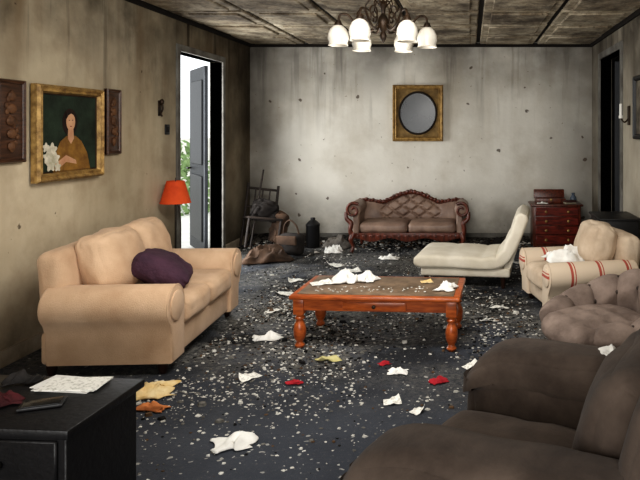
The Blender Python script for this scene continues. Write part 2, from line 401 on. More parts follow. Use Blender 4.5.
boxes('leaf_panels',[(.1,.38,-.032,-.018,.15,1.0),(.46,.74,-.032,-.018,.15,1.0),(.1,.38,-.032,-.018,1.15,2.25),(.46,.74,-.032,-.018,1.15,2.25)],m_black,d2,bev=.01)
lathe('knob',[(.0,0),(.012,0),(.012,.03),(.028,.04),(.03,.06),(.0,.07)],m_brass,d2,(.77,-.02,1.05),16,(R(90),0,0))
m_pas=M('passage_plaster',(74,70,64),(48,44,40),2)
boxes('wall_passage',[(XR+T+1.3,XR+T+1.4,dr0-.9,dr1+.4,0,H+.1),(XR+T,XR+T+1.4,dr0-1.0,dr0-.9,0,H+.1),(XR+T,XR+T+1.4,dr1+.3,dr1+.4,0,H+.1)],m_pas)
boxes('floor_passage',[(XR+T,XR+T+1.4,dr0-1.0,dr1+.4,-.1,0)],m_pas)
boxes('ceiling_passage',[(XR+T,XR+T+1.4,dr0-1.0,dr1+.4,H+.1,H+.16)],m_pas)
boxes('patio_ground',[(-14,XL-T,2,20,-.12,-.02)],M('pale_concrete',(226,224,216),(206,204,196),3))
def bush(name,c,rad,seed):
    bm=bmesh.new(); rnd=random.Random(seed)
    for i in range(900):
        d=Vector((rnd.gauss(0,1),rnd.gauss(0,1),rnd.gauss(0,1))).normalized()*rad*(.6+.5*rnd.random())
        p=Vector((d.x,d.y,abs(d.z)*1.5)); s=.05+.05*rnd.random()
        u=Vector((rnd.random()-.5,rnd.random()-.5,rnd.random()-.5)).normalized(); w_=u.orthogonal().normalized()
        vs=[bm.verts.new(p+u*s),bm.verts.new(p+w_*s*.5),bm.verts.new(p-u*s),bm.verts.new(p-w_*s*.5)]; bm.faces.new(vs)
    return fin(bm,name,M('leaf_green',(150,172,120),(96,124,74),4),None,c,recalc=False)
bush('garden_bush',(-5.6,11.6,-.02),.85,3)
boxes('garden_wall',[(-9,-3.4,15,15.2,-.02,1.3)],M('garden_wall_paint',(230,228,220),(210,206,196),3))

# ---------------------------------------------------------------- framed things
def frame(name,w,h,bar,dep,mat,parent,y=0):
    bm=bmesh.new(); lo=[]
    for k,d in ((0,0),(0,dep*.7),(bar*.25,dep),(bar*.55,dep*.75),(bar*.8,dep*.85),(bar,dep*.4),(bar,0)):
        W,Hh=w/2-k,h/2-k
        lo.append([bm.verts.new((sx*W,y-d,sz*Hh)) for sx,sz in ((-1,-1),(1,-1),(1,1),(-1,1))])
    for i in range(len(lo)-1):
        for k in range(4): bm.faces.new((lo[i][k],lo[i][(k+1)%4],lo[i+1][(k+1)%4],lo[i+1][k]))
    return fin(bm,name,mat,parent,ang=20)
def flat(name,pts,y,mat,parent,th=.002):
    return prof(name,pts,'y',y-th,y,mat,parent,bev=0)
def ell(cx,cz,rx,rz_,n=28,a0=0):
    return [(cx+rx*math.cos(2*math.pi*k/n+a0),cz+rz_*math.sin(2*math.pi*k/n+a0)) for k in range(n)]
pt=root('portrait_painting',(XL+.012,4.575,1.49),90)
frame('gilt_frame',.76,.68,.06,.06,m_gold,pt)
frame('inner_slip',.66,.58,.022,.03,M('dark_slip',(60,42,26),(38,26,16)),pt)
boxes('canvas',[(-.32,.32,-.02,0,-.28,.28)],M('canvas_green_dark',(44,58,44),(24,30,22),5),pt)
sk=M('painted_skin',(206,164,128),(180,132,100),8); hr=M('painted_hair',(42,26,20),(24,16,12),8)
dr=M('painted_mustard_dress',(150,110,50),(104,70,32),9); fl=M('painted_blossom',(222,214,196),(170,164,140),16)
flat('painted_hair_back',ell(.0,.08,.085,.10),-.0205,hr,pt)
flat('painted_torso',[(-.19,-.28),(-.16,-.14),(-.11,-.06),(-.04,-.02),(.06,-.02),(.13,-.06),(.2,-.15),(.24,-.28)],-.022,dr,pt)
flat('painted_neck',[(-.03,-.04),(-.024,.05),(.03,.05),(.04,-.04),(.005,-.08)],-.024,sk,pt)
flat('painted_face',ell(.0,.085,.05,.068),-.026,sk,pt)
flat('painted_fringe',[(-.055,.1),(-.05,.15),(0,.17),(.05,.15),(.057,.1),(.03,.135),(0,.145),(-.03,.13)],-.028,hr,pt)
flat('painted_eye_1',ell(-.018,.095,.007,.003,10),-.028,hr,pt); flat('painted_eye_2',ell(.018,.095,.007,.003,10),-.028,hr,pt)
flat('painted_mouth',ell(0,.05,.012,.004,10),-.028,M('painted_lips',(150,70,60)),pt)
flat('painted_arm',[(-.17,-.22),(-.05,-.16),(.06,-.20),(.07,-.23),(-.05,-.21),(-.16,-.27)],-.024,sk,pt)
for i,(x,z,r_) in enumerate(((-.2,-.12,.045),(-.25,-.17,.04),(-.17,-.18,.04),(-.22,-.22,.045),(-.27,-.1,.03),(-.15,-.24,.03))):
    flat('painted_flower_%d'%(i+1),[(x+r_*(1+.25*math.sin(5*t))*math.cos(t),z+r_*(1+.25*math.sin(5*t))*math.sin(t)) for t in [2*math.pi*k/24 for k in range(24)]],-.0245-.001*i,fl,pt)
m_pl=wood('plaque_wood',(86,56,38),(50,32,22)); m_plc=M('plaque_carving',(112,78,52),(66,44,30),12,.6)
def plaque(name,y,w,h,z):
    p=root(name,(XL+.004,y,z),90)
    box('board',(w,.02,h),(0,-.012,0),m_pl,p,.006)
    frame('moulding',w,h,.03,.035,m_pl,p)
    bm=bmesh.new()
    for k in range(5):
        zz=(k-2)*h*.15
        blob(bm,(0,-.028,zz),(w*.2*(1-.12*abs(k-2)),.012,h*.06))
    for k in range(10):
        t=k/9*2*math.pi; blob(bm,(w*.2*math.sin(t),-.026,(k-4.5)*h*.075),(.014,.01,.02))
    fin(bm,'carving',m_plc,p)
plaque('carved_wall_plaque',4.0,.25,.54,1.57)
plaque('carved_wall_plaque',5.15,.2,.54,1.58)
mr=root('framed_round_mirror',(-.705,YB-.005,1.735))
frame('gilt_frame',.68,.76,.06,.06,m_gold,mr)
boxes('mount_board',[(-.29,.29,-.015,0,-.33,.33)],M('mount_board_gilt',(142,116,72),(90,70,42),9),mr)
o=lathe('glass_disc',[(0,0),(.245,0),(.245,.006),(0,.008)],m_mirror,mr,(0,-.016,0),48,(R(90),0,0)); o.scale=(1,1.13,1)
tube('ring',[(.25*math.cos(t),-.024,.282*math.sin(t)) for t in [2*math.pi*k/48 for k in range(49)]],.014,M('ring_dark_bronze',(40,30,22),(24,18,14)),mr)
sw=root('light_switch',(XL,6.1,1.515),90)
box('plate',(.085,.012,.1),(0,-.006,0),m_black,sw,.004); box('rocker',(.03,.01,.05),(0,-.015,0),m_darkm,sw,.003)
hk=root('wall_hook',(XL,5.95,1.72),90)
box('plate',(.05,.012,.15),(0,-.006,0),m_brass,hk,.005)
tube('hook',cr([(0,-.01,.03),(0,-.03,.04),(0,-.035,-.01),(0,-.02,-.05),(0,-.03,-.08)],6),.009,m_brass,hk)
blob_bm=bmesh.new(); blob(blob_bm,(0,-.03,.06),(.022,.02,.03)); fin(blob_bm,'finial',m_brass,hk)
rp=root('dark_framed_picture',(XR-.004,5.98,1.73),-90)
frame('frame',.36,.62,.05,.04,m_black,rp); boxes('print',[(-.14,.14,-.012,0,-.27,.27)],M('dim_print',(120,112,98),(60,54,46),6),rp)
sc=root('candle_sconce',(XR-.004,6.42,1.66),-90)
box('plate',(.07,.015,.2),(0,-.008,0),m_brass,sc,.006)
tube('arm',cr([(0,-.01,-.03),(0,-.05,-.07),(0,-.09,-.03)],6),.008,m_brass,sc)
lathe('candle',[(0,-.03),(.02,-.03),(.02,0),(.014,0),(.014,.12),(0,.125)],m_paper,sc,(0,-.09,0),14)

# ---------------------------------------------------------------- seating
def rolled_arm(h,w,side):
    r=w*.5+.015; cx=w*.5+.02; pts=[(0.0,.07),(0.0,h-r-.02)]
    for k in range(0,19):
        t=R(185-k*(235/18)); pts.append((cx+r*math.cos(t),h-r+r*math.sin(t)))
    pts+= [(w-.035,h-2*r-.03),(w-.045,.07)]
    return [(side*p[0],p[1]) for p in pts]
def rolled_sofa(rt,W,D,aw,seat_h,arm_h,back_h,n,mat,armmat=None,cmat=None,tilt=12,bh=0):
    armmat=armmat or mat; cmat=cmat or mat
    box('base',(W-.1,D-.06,.2),(0,0,.17),mat,rt,.025,3)
    for i,(x,y) in enumerate(((-1,-1),(1,-1),(-1,1),(1,1))):
        lathe('foot_%d'%(i+1),[(.02,0),(.03,.03),(.034,.075)],m_foot,rt,(x*(W/2-.09),y*(D/2-.08),0),12)
    for s,nm in ((1,'arm_right'),(-1,'arm_left')):
        pr=rolled_arm(arm_h,aw,s)
        prof(nm,pr,'y',-D/2,D/2-.06,armmat,rt,bev=.02,loc=(s*(W/2-aw),0,0),ang=50)
        r=aw*.5+.015
        lathe(nm+'_scroll',[(0,0),(r*.72,0),(r*.72,.012),(r*.6,.018),(0,.02)],armmat,rt,(s*(W/2-aw+aw*.5+.02),-D/2+.004,arm_h-r),20,(R(90),0,0))
        tube(nm+'_piping',[(x*.96+s*.004,-D/2+.006,z*.985+.004) for x,z in pr[1:-1]],.006,mat,rt,n=6,loc=(s*(W/2-aw),0,0))
    cushion('back_frame',(W-.12,.17,back_h-.12),(0,D/2-.09,(back_h-.12)/2+.1),mat,rt,.06,(0,.01,.01),(R(-5),0,0),seed=1)
    sw_=(W-2*aw)/n
    for i in range(n):
        x=-W/2+aw+sw_*(i+.5)
        cushion('seat_cushion_%d'%(i+1),(sw_-.008,D-.2,.17),(x,-.11,seat_h-.085),cmat,rt,.05,(0,.012,.02),seed=i+3,nz=.008)
        cushion('back_cushion_%d'%(i+1),(sw_+.05,.20,back_h-seat_h+.07),(x,D/2-.26,seat_h+(back_h-seat_h+.06)/2-.01+bh),cmat,rt,.08,(0,.06,.012),(R(-tilt),0,R(4*(1 if i else -1))),seed=i+9,nz=.018)
sofa=root('loveseat_sofa',(-2.28,4.44,0),93)
rolled_sofa(sofa,1.36,.83,.23,.42,.55,.78,2,m_tan,tilt=15)
cushion('throw_pillow',(.50,.15,.38),(-.04,-.10,.515),m_purple,sofa,.05,(0,.05,0),(R(-58),R(4),R(16)),seed=5,nz=.025)
arm=root('striped_armchair',(.94,5.34,0),-78)
rolled_sofa(arm,.80,.82,.19,.36,.45,.66,1,m_cream,m_stripe,m_cream,16)

# charcoal armchair
ca=root('charcoal_armchair',(.27,1.97,0),-115)
def armfn(q,p):
    if q.y<-.22:
        e=(-.22-q.y)/.24; q.z-=.09*e*e*(1 if q.z>-.02 else 0)
    return q
cushion('base',(.9,.84,.3),(0,0,.2),m_char,ca,.06,(0,0,0),seed=2)
for s,nm in ((1,'arm_right'),(-1,'arm_left')):
    cushion(nm,(.24,.88,.56),(s*.4,-.02,.37),m_char,ca,.115,(.03,.03,.015),seed=6+s,fn=armfn,nz=.010,cuts=25)
    cushion(nm+'_pad',(.28,.88,.17),(s*.405,-.035,.585),m_char,ca,.084,(.01,.02,.02),(R(2),0,0),seed=7+s,fn=armfn,nz=.010,cuts=25)
cushion('seat_cushion',(.56,.72,.2),(0,-.12,.36),m_char,ca,.08,(0,.02,.035),seed=3,nz=.012)
cushion('backrest',(.92,.24,.70),(0,.37,.56),m_char,ca,.115,(.02,.02,.05),(R(-13),0,0),seed=4,nz=.014)
cushion('back_cushion',(.58,.2,.50),(0,.24,.61),m_char,ca,.09,(0,.05,.03),(R(-15),0,0),seed=8,nz=.014)
for i,(x,y) in enumerate(((-1,-1),(1,-1),(-1,1),(1,1))):
    lathe('foot_%d'%(i+1),[(.02,0),(.03,.03),(.034,.09)],m_foot,ca,(x*.36,y*.34,0),12)
crumple('arm_tissue',.14,.10,.04,(-.40,.10,.675),m_paper,41,20,ca)

# tufted tub chair
tb=root('tufted_tub_chair',(.90,3.92,0),-66)
def hh(a):
    bk=.5+.5*math.cos(a); return .365+.20*bk**1.8
bm=bmesh.new(); rings=[]; n=108; RR=.40
for i in range(n+1):
    t=i/n; a=R(-140+280*t); h=hh(a)
    ch=abs(math.sin(t*math.pi*9)); puf=.032*ch**.6
    pr=[(RR-.03,.06),(RR-.015,.2),(RR+.0,h-.16),(RR+.045,h-.12),(RR+.065+puf*.5,h-.06),(RR+.03,h-.015+puf*.5),(RR-.03,h-.01+puf*1.2),(RR-.09-puf*.3,h-.03+puf),(RR-.125-puf,h-.08),(RR-.13-puf,h-.13),(RR-.12,.22),(RR-.12,.1)]
    rings.append([bm.verts.new((q.x*math.sin(a),q.x*math.cos(a),q.y)) for q in cr([(r_,z,0) for r_,z in pr],3)])
m=len(rings[0])
for i in range(n):
    for k in range(m-1): bm.faces.new((rings[i][k],rings[i][k+1],rings[i+1][k+1],rings[i+1][k]))
    bm.faces.new((rings[i][m-1],rings[i][0],rings[i+1][0],rings[i+1][m-1]))
bm.faces.new(rings[0]); bm.faces.new(rings[-1][::-1])
fin(bm,'tufted_wall',m_tub,tb,ang=70)
bm=bmesh.new()
for i in range(1,9):
    a=R(-140+280*i/9.0); h=hh(a)
    blob(bm,(.272*math.sin(a),.272*math.cos(a),h-.09),(.014,.014,.014)); blob(bm,(.462*math.sin(a),.462*math.cos(a),h-.07),(.014,.014,.014))
    blob(bm,(.37*math.sin(a),.37*math.cos(a),h-.008),(.013,.013,.01))
fin(bm,'buttons',m_tubb,tb)
def seatfn(q,p):
    r_=math.hypot(q.x,q.y)
    if r_>1e-5:
        m_=max(abs(q.x),abs(q.y)); f=m_/r_; f=.5+.5*f; q.x*=f; q.y*=f
    if q.z>0:
        for bx in (-.14,0,.14):
            for by in (-.14,0,.14):
                q.z-=.035*math.exp(-((q.x-bx)**2+(q.y-by)**2)/.0014)
    return q
cushion('seat_cushion',(.58,.64,.16),(0,-.10,.265),m_tub,tb,.07,(.0,.02,.03),seed=3,cuts=31,fn=seatfn,nz=.004)
bm=bmesh.new(); n=120; r0=[];r1=[]
for k in range(n):
    a=2*math.pi*k/n; rr=.375+.008*math.cos(30*a)
    r0.append(bm.verts.new(((rr+.012)*math.sin(a),(rr+.012)*math.cos(a),.0))); r1.append(bm.verts.new((rr*math.sin(a),rr*math.cos(a),.22)))
for k in range(n): bm.faces.new((r0[k],r0[(k+1)%n],r1[(k+1)%n],r1[k]))
bm.faces.new(r0); bm.faces.new(r1[::-1])
fin(bm,'pleated_skirt',m_tub,tb,ang=60)

# white chaise
ch=root('chaise_lounge',(.03,6.22,0),-7)
cl=cr([(-.53,0,.25),(-.2,0,.255),(.12,0,.245),(.28,0,.265),(.37,0,.36),(.44,0,.51),(.52,0,.72)],8)
slab_sweep('padded_body',cl,.36,.062,.035,m_white,ch,seam=.012,period=8)
box('under_frame',(.86,.64,.09),(-.04,0,.155),m_white,ch,.02,3)
for i,(x,y) in enumerate(((-.42,-.28),(.32,-.28),(-.42,.28),(.32,.28))):
    lathe('leg_%d'%(i+1),[(.014,0),(.018,.02),(.026,.12)],m_foot,ch,(x,y,0),12)
prof('back_support',[(.29,.12),(.37,.12),(.50,.50),(.47,.53)],'y',-.3,.3,m_white,ch,bev=.01)

# victorian settee
st=root('victorian_settee',(-.77,7.90,0))
ctrl=[(-.70,.56),(-.60,.58),(-.48,.565),(-.36,.555),(-.24,.61),(-.12,.66),(0,.68),(.12,.66),(.24,.61),(.36,.555),(.48,.565),(.60,.58),(.70,.56)]
top=cr([(x,0,z) for x,z in ctrl],8)
def topz(x):
    for i in range(len(top)-1):
        if top[i].x<=x<=top[i+1].x:
            t=(x-top[i].x)/max(1e-6,top[i+1].x-top[i].x); return top[i].z*(1-t)+top[i+1].z*t
    return .56
bm=bmesh.new(); nx,nz_=110,40; g=[]
for i in range(nx+1):
    row=[]
    for j in range(nz_+1):
        x=-.68+1.36*i/nx; v_=j/nz_; z=.24+(topz(x)-.24)*v_
        u_=x/.105; w_=(z)/.075
        a_=abs(((u_+w_)/2)%1-.5); b_=abs(((u_-w_)/2)%1-.5)
        tu=-.035*math.exp(-((.5-max(a_,b_))/.09)**2)
        mask=1 if abs(x)<.36 else max(0,1-(abs(x)-.36)/.04)
        side=.03*math.sin(min(1,max(0,(abs(x)-.36)/.3))*math.pi)
        y_=.2+.04*v_-.05*math.sin(v_*math.pi)-side-tu*mask
        row.append(bm.verts.new((x,y_,z)))
    g.append(row)
for i in range(nx):
    for j in range(nz_): bm.faces.new((g[i][j],g[i+1][j],g[i+1][j+1],g[i][j+1]))
o=fin(bm,'tufted_back',m_leather,st,ang=80); md=o.modifiers.new('s','SOLIDIFY'); md.thickness=.05; md.offset=-1
boxes('back_panel',[(-.66,.66,.25,.27,.2,.54)],m_redwood,st)
bm=bmesh.new()
tube('',[Vector((p.x,.235,p.z+.01)) for p in top],.026,None,bm=bm,n=10)
for i in range(0,len(top),3):
    p=top[i]; blob(bm,(p.x,.215,p.z+.015+.012*(i%2)),(.026,.024,.022))
for k,(x,z,s_) in enumerate(((0,.705,.035),(-.05,.695,.028),(.05,.695,.028),(-.1,.68,.024),(.1,.68,.024),(-.36,.575,.03),(.36,.575,.03))):
    blob(bm,(x,.215,z),(s_,.025,s_*.8))
fin(bm,'carved_crest_rail',m_redwood,st)
for s in (-1,1):
    nm='arm_right' if s>0 else 'arm_left'
    lathe(nm+'_roll',[(0,0),(.06,.0),(.085,.02),(.09,.1),(.09,.45),(.07,.5),(0,.5)],m_leather,st,(s*.665,-.26,.52),20,(R(-90),0,0))
    boxes(nm+'_side',[(min(s*.60,s*.68),max(s*.60,s*.68),-.24,.22,.2,.50)],m_leather,st,bev=.015)
    sp=[]
    for k in range(40):
        t=k/39; a=t*2.6*math.pi; r_=.022+.075*t
        sp.append(Vector((s*(.665+r_*math.cos(a+.4)),-.275,.52+r_*math.sin(a+.4))))
    tube(nm+'_scroll',sp,[.014,.02],m_redwood,st,n=8)
    tube(nm+'_post',cr([(s*.755,-.275,.50),(s*.745,-.28,.42),(s*.69,-.285,.36),(s*.70,-.29,.28),(s*.68,-.28,.2)],6),[.018,.026,.03,.026,.03],m_redwood,st,n=10)
    tube('leg_front_'+('r' if s>0 else 'l'),cr([(s*.66,-.27,.24),(s*.69,-.30,.16),(s*.665,-.29,.08),(s*.68,-.32,.012)],6),[.04,.034,.02,.018,.022],m_redwood,st)
    tube('leg_back_'+('r' if s>0 else 'l'),cr([(s*.63,.2,.24),(s*.64,.21,.1),(s*.65,.22,.01)],6),[.03,.022,.018],m_redwood,st)
for i in range(2):
    cushion('seat_cushion_%d'%(i+1),(.60,.46,.13),((-.5+i)*.60,-.03,.295),m_leather,st,.05,(0,.012,.02),seed=i)
pts=[(-.66,.24)]+[(.66,.24)]+[(.66-1.32*k/40,.155+.022*math.cos(k/40*math.pi*6)) for k in range(41)]
prof('carved_seat_rail',pts,'y',-.285,-.245,m_redwood,st,bev=.006)
boxes('seat_deck',[(-.62,.62,-.25,.22,.18,.24)],m_redwood,st)
bm=bmesh.new()
for k in range(15): blob(bm,((k-7)*.088,-.288,.205),(.028,.01,.014))
fin(bm,'rail_carving',m_redwood,st)

# ---------------------------------------------------------------- coffee table
ct=root('coffee_table',(-.64,4.52,0),-3.5)
TW,TD,TH=1.18,.60,.375
box('top_board',(TW,TD,.03),(0,0,TH-.015),m_twood,ct,.010,3)
box('dusty_inlay',(TW-.09,TD-.09,.008),(0,0,TH+.002),m_ttop,ct,.002)
boxes('apron',[(-TW/2+.05,TW/2-.05,-TD/2+.035,-TD/2+.06,TH-.11,TH-.03),(-TW/2+.05,TW/2-.05,TD/2-.06,TD/2-.035,TH-.11,TH-.03),(-TW/2+.04,-TW/2+.065,-TD/2+.05,TD/2-.05,TH-.11,TH-.03),(TW/2-.065,TW/2-.04,-TD/2+.05,TD/2-.05,TH-.11,TH-.03)],m_twood,ct,bev=.003)
box('drawer_front',(.44,.014,.055),(0,-TD/2+.03,TH-.07),m_twood,ct,.005)
lathe('drawer_knob',[(0,0),(.006,0),(.006,.012),(.014,.018),(.012,.026),(0,.03)],m_brass,ct,(0,-TD/2+.024,TH-.07),14,(R(90),0,0))
lp=[(.016,0),(.026,.008),(.030,.02),(.022,.035),(.019,.045),(.028,.06),(.036,.09),(.038,.125),(.033,.16),(.024,.185),(.020,.195),(.030,.205),(.030,.215),(.022,.225),(.028,.245),(.028,.26)]
for i,(x,y) in enumerate(((-1,-1),(1,-1),(-1,1),(1,1))):
    lathe('leg_%d'%(i+1),[(a_*1.15,b_) for a_,b_ in lp],m_twood,ct,(x*(TW/2-.06),y*(TD/2-.06),0),20)
    box('leg_block_%d'%(i+1),(.074,.074,.105),(x*(TW/2-.06),y*(TD/2-.06),TH-.085),m_twood,ct,.005)
zt=TH+.007
crumple('crumpled_tissue',.17,.15,.10,(-.93,4.63,zt),m_paper,2,10)
crumple('crumpled_tissue',.14,.13,.08,(-.77,4.66,zt),m_paper,3,60)
sheet('paper_sheet',.16,.11,.02,(-1.09,4.56,zt),m_page,5,25)
crumple('crumpled_tissue',.17,.13,.06,(-.17,4.42,zt),m_paper,8,70)
sheet('paper_scrap',.09,.07,.015,(-.32,4.60,zt),m_yel,9,15)
bm=bmesh.new(); rnd=random.Random(4)
for i in range(60):
    blob(bm,(rnd.uniform(-1.1,-.28),rnd.uniform(4.32,4.48),zt+.002),(rnd.uniform(.003,.010),rnd.uniform(.003,.01),.003),5)
fin(bm,'table_crumbs',m_plast)

# ---------------------------------------------------------------- black desk
dk=root('black_desk',(-1.82,2.13,0),-4)
DW,DD,DH=1.22,.40,.60
box('desk_top',(DW,DD,.03),(0,0,DH-.015),m_black,dk,.006)
boxes('carcass',[(-DW/2+.02,DW/2-.02,-DD/2+.02,DD/2-.02,.05,DH-.03)],m_black,dk,bev=.004)
boxes('plinth',[(-DW/2+.05,DW/2-.05,-DD/2+.05,DD/2-.05,0,.05)],m_black,dk)
fr=[]
for i in range(3):
    for j in range(3):
        x0=-DW/2+.04+i*.385; z0=.08+j*.165; fr.append((x0,x0+.365,-DD/2+.008,-DD/2+.022,z0,z0+.15))
boxes('drawer_fronts',fr,m_black,dk,bev=.005)
bm=bmesh.new()
for f in fr: blob(bm,((f[0]+f[1])/2,-DD/2-.004,(f[4]+f[5])/2),(.014,.014,.014),10)
fin(bm,'knobs',m_pole,dk)
ps=root('stack_of_papers',(-1.43,2.22,DH+.001),-6)
for i,(dx,dy,rr_) in enumerate(((0,0,0),(.012,.004,5),(-.01,.003,-4),(.02,-.004,9))):
    box('page_%d'%(i+1),(.21,.115,.0022),(dx,dy,.0015+i*.0026),m_page if i%2 else m_paper,ps,0,1,(0,0,R(rr_)))
pw=root('black_phone',(-1.42,2.06,DH+.001),20)
box('body',(.13,.07,.010),(0,0,.006),m_black,pw,.003); box('screen',(.11,.06,.002),(0,0,.0115),m_mirror,pw,.0005)
gb=root('leather_handbag',(-1.80,2.10,DH+.005),15)
cushion('body',(.24,.18,.06),(0,0,.036),m_black,gb,.028,(0,0,.008),seed=3,nz=.003)
tube('strap',cr([(-.1,-.08,.04),(-.08,-.12,.06),(.02,-.13,.02),(.1,-.1,.05),(.11,-.04,.05)],6),.008,M('oxblood_leather',(82,22,24),(50,14,16)),gb)
crumple('red_scarf',.14,.07,.05,(-1.57,2.06,DH+.001),M('dark_red_cloth',(84,28,32),(44,18,20)),12,30)
crumple('dark_glove',.13,.06,.045,(-1.62,2.25,DH+.001),m_darkm,15,20)

# ---------------------------------------------------------------- side chest
cb=root('chest_of_drawers',(1.10,8.02,0))
box('carcass',(.60,.38,.50),(0,0,.29),m_redwood,cb,.006); box('top_board',(.66,.42,.025),(0,0,.5525),m_redwood,cb,.008)
boxes('bracket_feet',[(-.30,-.22,-.19,-.12,0,.05),(.22,.30,-.19,-.12,0,.05),(-.30,-.22,.12,.19,0,.05),(.22,.30,.12,.19,0,.05)],m_redwood,cb,bev=.004)
ww=wood('red_drawer_wood',(120,42,28),(74,26,18),5,.3,(2,8,8))
boxes('drawers',[(-.27,.27,-.205,-.185,.07+i*.118,.07+i*.118+.105) for i in range(4)],ww,cb,bev=.006)
bm=bmesh.new()
for i in range(4):
    for x in (-.14,.14): blob(bm,(x,-.215,.07+i*.118+.052),(.018,.014,.018),10)
fin(bm,'brass_knobs',m_gold,cb)
jb=root('wooden_box',(1.04,8.06,.566))
box('body',(.38,.22,.06),(0,0,.031),m_redwood,jb,.006); box('lid',(.40,.12,.02),(0,.11,.10),m_redwood,jb,.006,rot=(R(75),0,0)); box('clasp',(.03,.01,.03),(0,-.115,.045),m_gold,jb,.003)
vs=root('small_vase',(1.34,8.05,.566)); lathe('body',[(0,0),(.025,0),(.045,.03),(.04,.07),(.018,.10),(.026,.125),(.0,.12)],M('blue_ceramic',(90,100,112),(60,66,76),6,.3),vs)
bk=root('stacked_books',(1.27,7.90,.566),12)
for i,cc in enumerate(((150,140,120),(70,40,34))): box('book_%d'%(i+1),(.14,.10,.022),(.005*i,0,.012+.023*i),M('book_cover_%d'%i,cc),bk,.003)
crumple('white_cloth',.12,.09,.03,(.92,7.90,.567),m_paper,23)
crumple('white_towel',.34,.28,.13,(.82,5.32,.400),m_paper,31,10,freq=7)
kc=root('black_side_cabinet',(1.44,6.20,0),-90)
box('body',(.52,.36,.60),(0,0,.34),m_black,kc,.006); box('top_board',(.56,.40,.02),(0,0,.65),m_black,kc,.005)
boxes('doors',[(-.24,-.01,-.195,-.18,.07,.60),(.01,.24,-.195,-.18,.07,.60)],m_dkdoor,kc,bev=.005)
boxes('plinth',[(-.24,.24,-.16,.16,0,.04)],m_black,kc)

# ---------------------------------------------------------------- floor lamp
fl_=root('floor_lamp',(-2.84,5.98,0))
lathe('lamp_foot',[(0,0),(.12,0),(.12,.012),(.05,.025),(.015,.04),(.0,.045)],m_pole,fl_)
tube('stem',[(0,0,.03),(0,0,.86)],.009,m_pole,fl_)
tube('side_stem',cr([(.05,0,.02),(.05,0,.4),(.045,0,.7),(.0,0,.84)],6),.005,m_pole,fl_)
lathe('shade',[(.140,.81),(.138,.81),(.080,1.02),(.075,1.02)],m_orange,fl_,n=32,cap=False).modifiers.new('s','SOLIDIFY').thickness=.003
lathe('bulb',[(0,.84),(.015,.85),(.03,.9),(.02,.94),(0,.95)],m_shade,fl_,n=14)
tube('shade_spider',[(-.076,0,1.0),(.076,0,1.0)],.003,m_pole,fl_)
tube('stem_top',[(0,0,.84),(0,0,1.05)],.004,m_pole,fl_)

# ---------------------------------------------------------------- chandelier
cd=root('chandelier',(-.70,5.0,0))
bm=bmesh.new()
lathe('',[(0,H-.02),(.06,H-.022),(.065,H-.04),(.02,H-.06),(0,H-.062)],None,bm=bm)
tube('',[(0,0,H-.05),(0,0,2.50)],.010,None,bm=bm)
lathe('',[(0,2.56),(.02,2.55),(.035,2.52),(.02,2.49),(.015,2.45),(.035,2.42),(.05,2.38),(.035,2.33),(.018,2.30),(.03,2.27),(.022,2.24),(0,2.21)],None,bm=bm)
for k in range(6):
    a=2*math.pi*k/6+.15; c,s=math.cos(a),math.sin(a)
    arm_=cr([(.03*c,.03*s,2.38),(.10*c,.10*s,2.31),(.20*c,.20*s,2.34),(.28*c,.28*s,2.43),(.34*c,.34*s,2.43),(.355*c,.355*s,2.37)],6)
    tube('',arm_,.010,None,bm=bm,n=8)
    sc_=[Vector(((.14+.07*math.cos(t)*(1-t/9))*c,(.14+.07*math.cos(t)*(1-t/9))*s,2.43+.07*math.sin(t)*(1-t/9))) for t in [x*.35 for x in range(20)]]
    tube('',sc_,.007,None,bm=bm,n=6)
    tube('',cr([(.02*c,.02*s,2.50),(.08*c,.08*s,2.57),(.14*c,.14*s,2.51),(.11*c,.11*s,2.47)],5),.006,None,bm=bm,n=6)
    lathe('',[(0,2.39),(.02,2.385),(.032,2.355),(.03,2.34),(0,2.34)],None,bm=bm,off=(.355*c,.355*s,0),n=14)
fin(bm,'brass_frame',m_brass,cd)
for k in range(6):
    a=2*math.pi*k/6+.15; c,s=math.cos(a),math.sin(a)
    lathe('glass_shade_%d'%(k+1),[(.02,.165),(.034,.16),(.062,.135),(.080,.095),(.083,.055),(.072,.022),(.080,.0),(.076,.0),(.066,.024),(.02,.035),(0,.038)],m_shade,cd,(.355*c,.355*s,2.185),20,(0,0,0),cap=False)

# ---------------------------------------------------------------- debris, papers
crumple('crumpled_paper',.19,.15,.04,(-1.15,2.99,.002),m_paper,51,15)
crumple('torn_magazine',.25,.2,.06,(-1.84,3.56,.002),m_yel,52,25)
crumple('orange_rag',.18,.08,.04,(-1.72,3.36,.002),M('orange_cloth',(204,130,76),(164,96,56)),53,-10)
crumple('crumpled_paper',.2,.12,.05,(-1.46,4.49,.002),m_paper,54,5)
sheet('paper_scrap',.15,.12,.04,(-.93,4.07,.002),M('yellow_paper',(212,204,150),(190,180,120)),55,30)
crumple('crumpled_paper',.11,.08,.03,(-.45,3.86,.002),m_paper,56,0)
crumple('red_cloth_scrap',.09,.05,.02,(-1.05,3.7,.002),m_red,57,0)
crumple('red_cloth_scrap',.10,.07,.03,(-.19,3.72,.002),m_red,58,30)
crumple('red_cloth_scrap',.07,.05,.02,(-.55,4.00,.002),m_red,59,30)
for i,(x,y,a_,b_,rz) in enumerate(((-.43,3.44,.10,.07,10),(-.28,3.33,.08,.06,50),(-1.71,5.7,.17,.12,-15),(.02,3.95,.12,.09,40),(-1.62,5.15,.16,.11,12),(-1.25,6.6,.18,.12,20),(-1.35,3.78,.13,.09,50),(-1.5,6.9,.2,.14,-30),(-.2,7.2,.18,.12,15),(.55,7.0,.18,.13,-10),(-1.75,6.2,.15,.1,45),(-.75,5.35,.15,.1,-20),(.15,4.9,.13,.09,30),(.25,5.25,.14,.1,-40),(-.3,5.6,.14,.1,5))):
    sheet('paper_sheet',a_,b_,.03,(x,y,.002),m_page,60+i,rz)
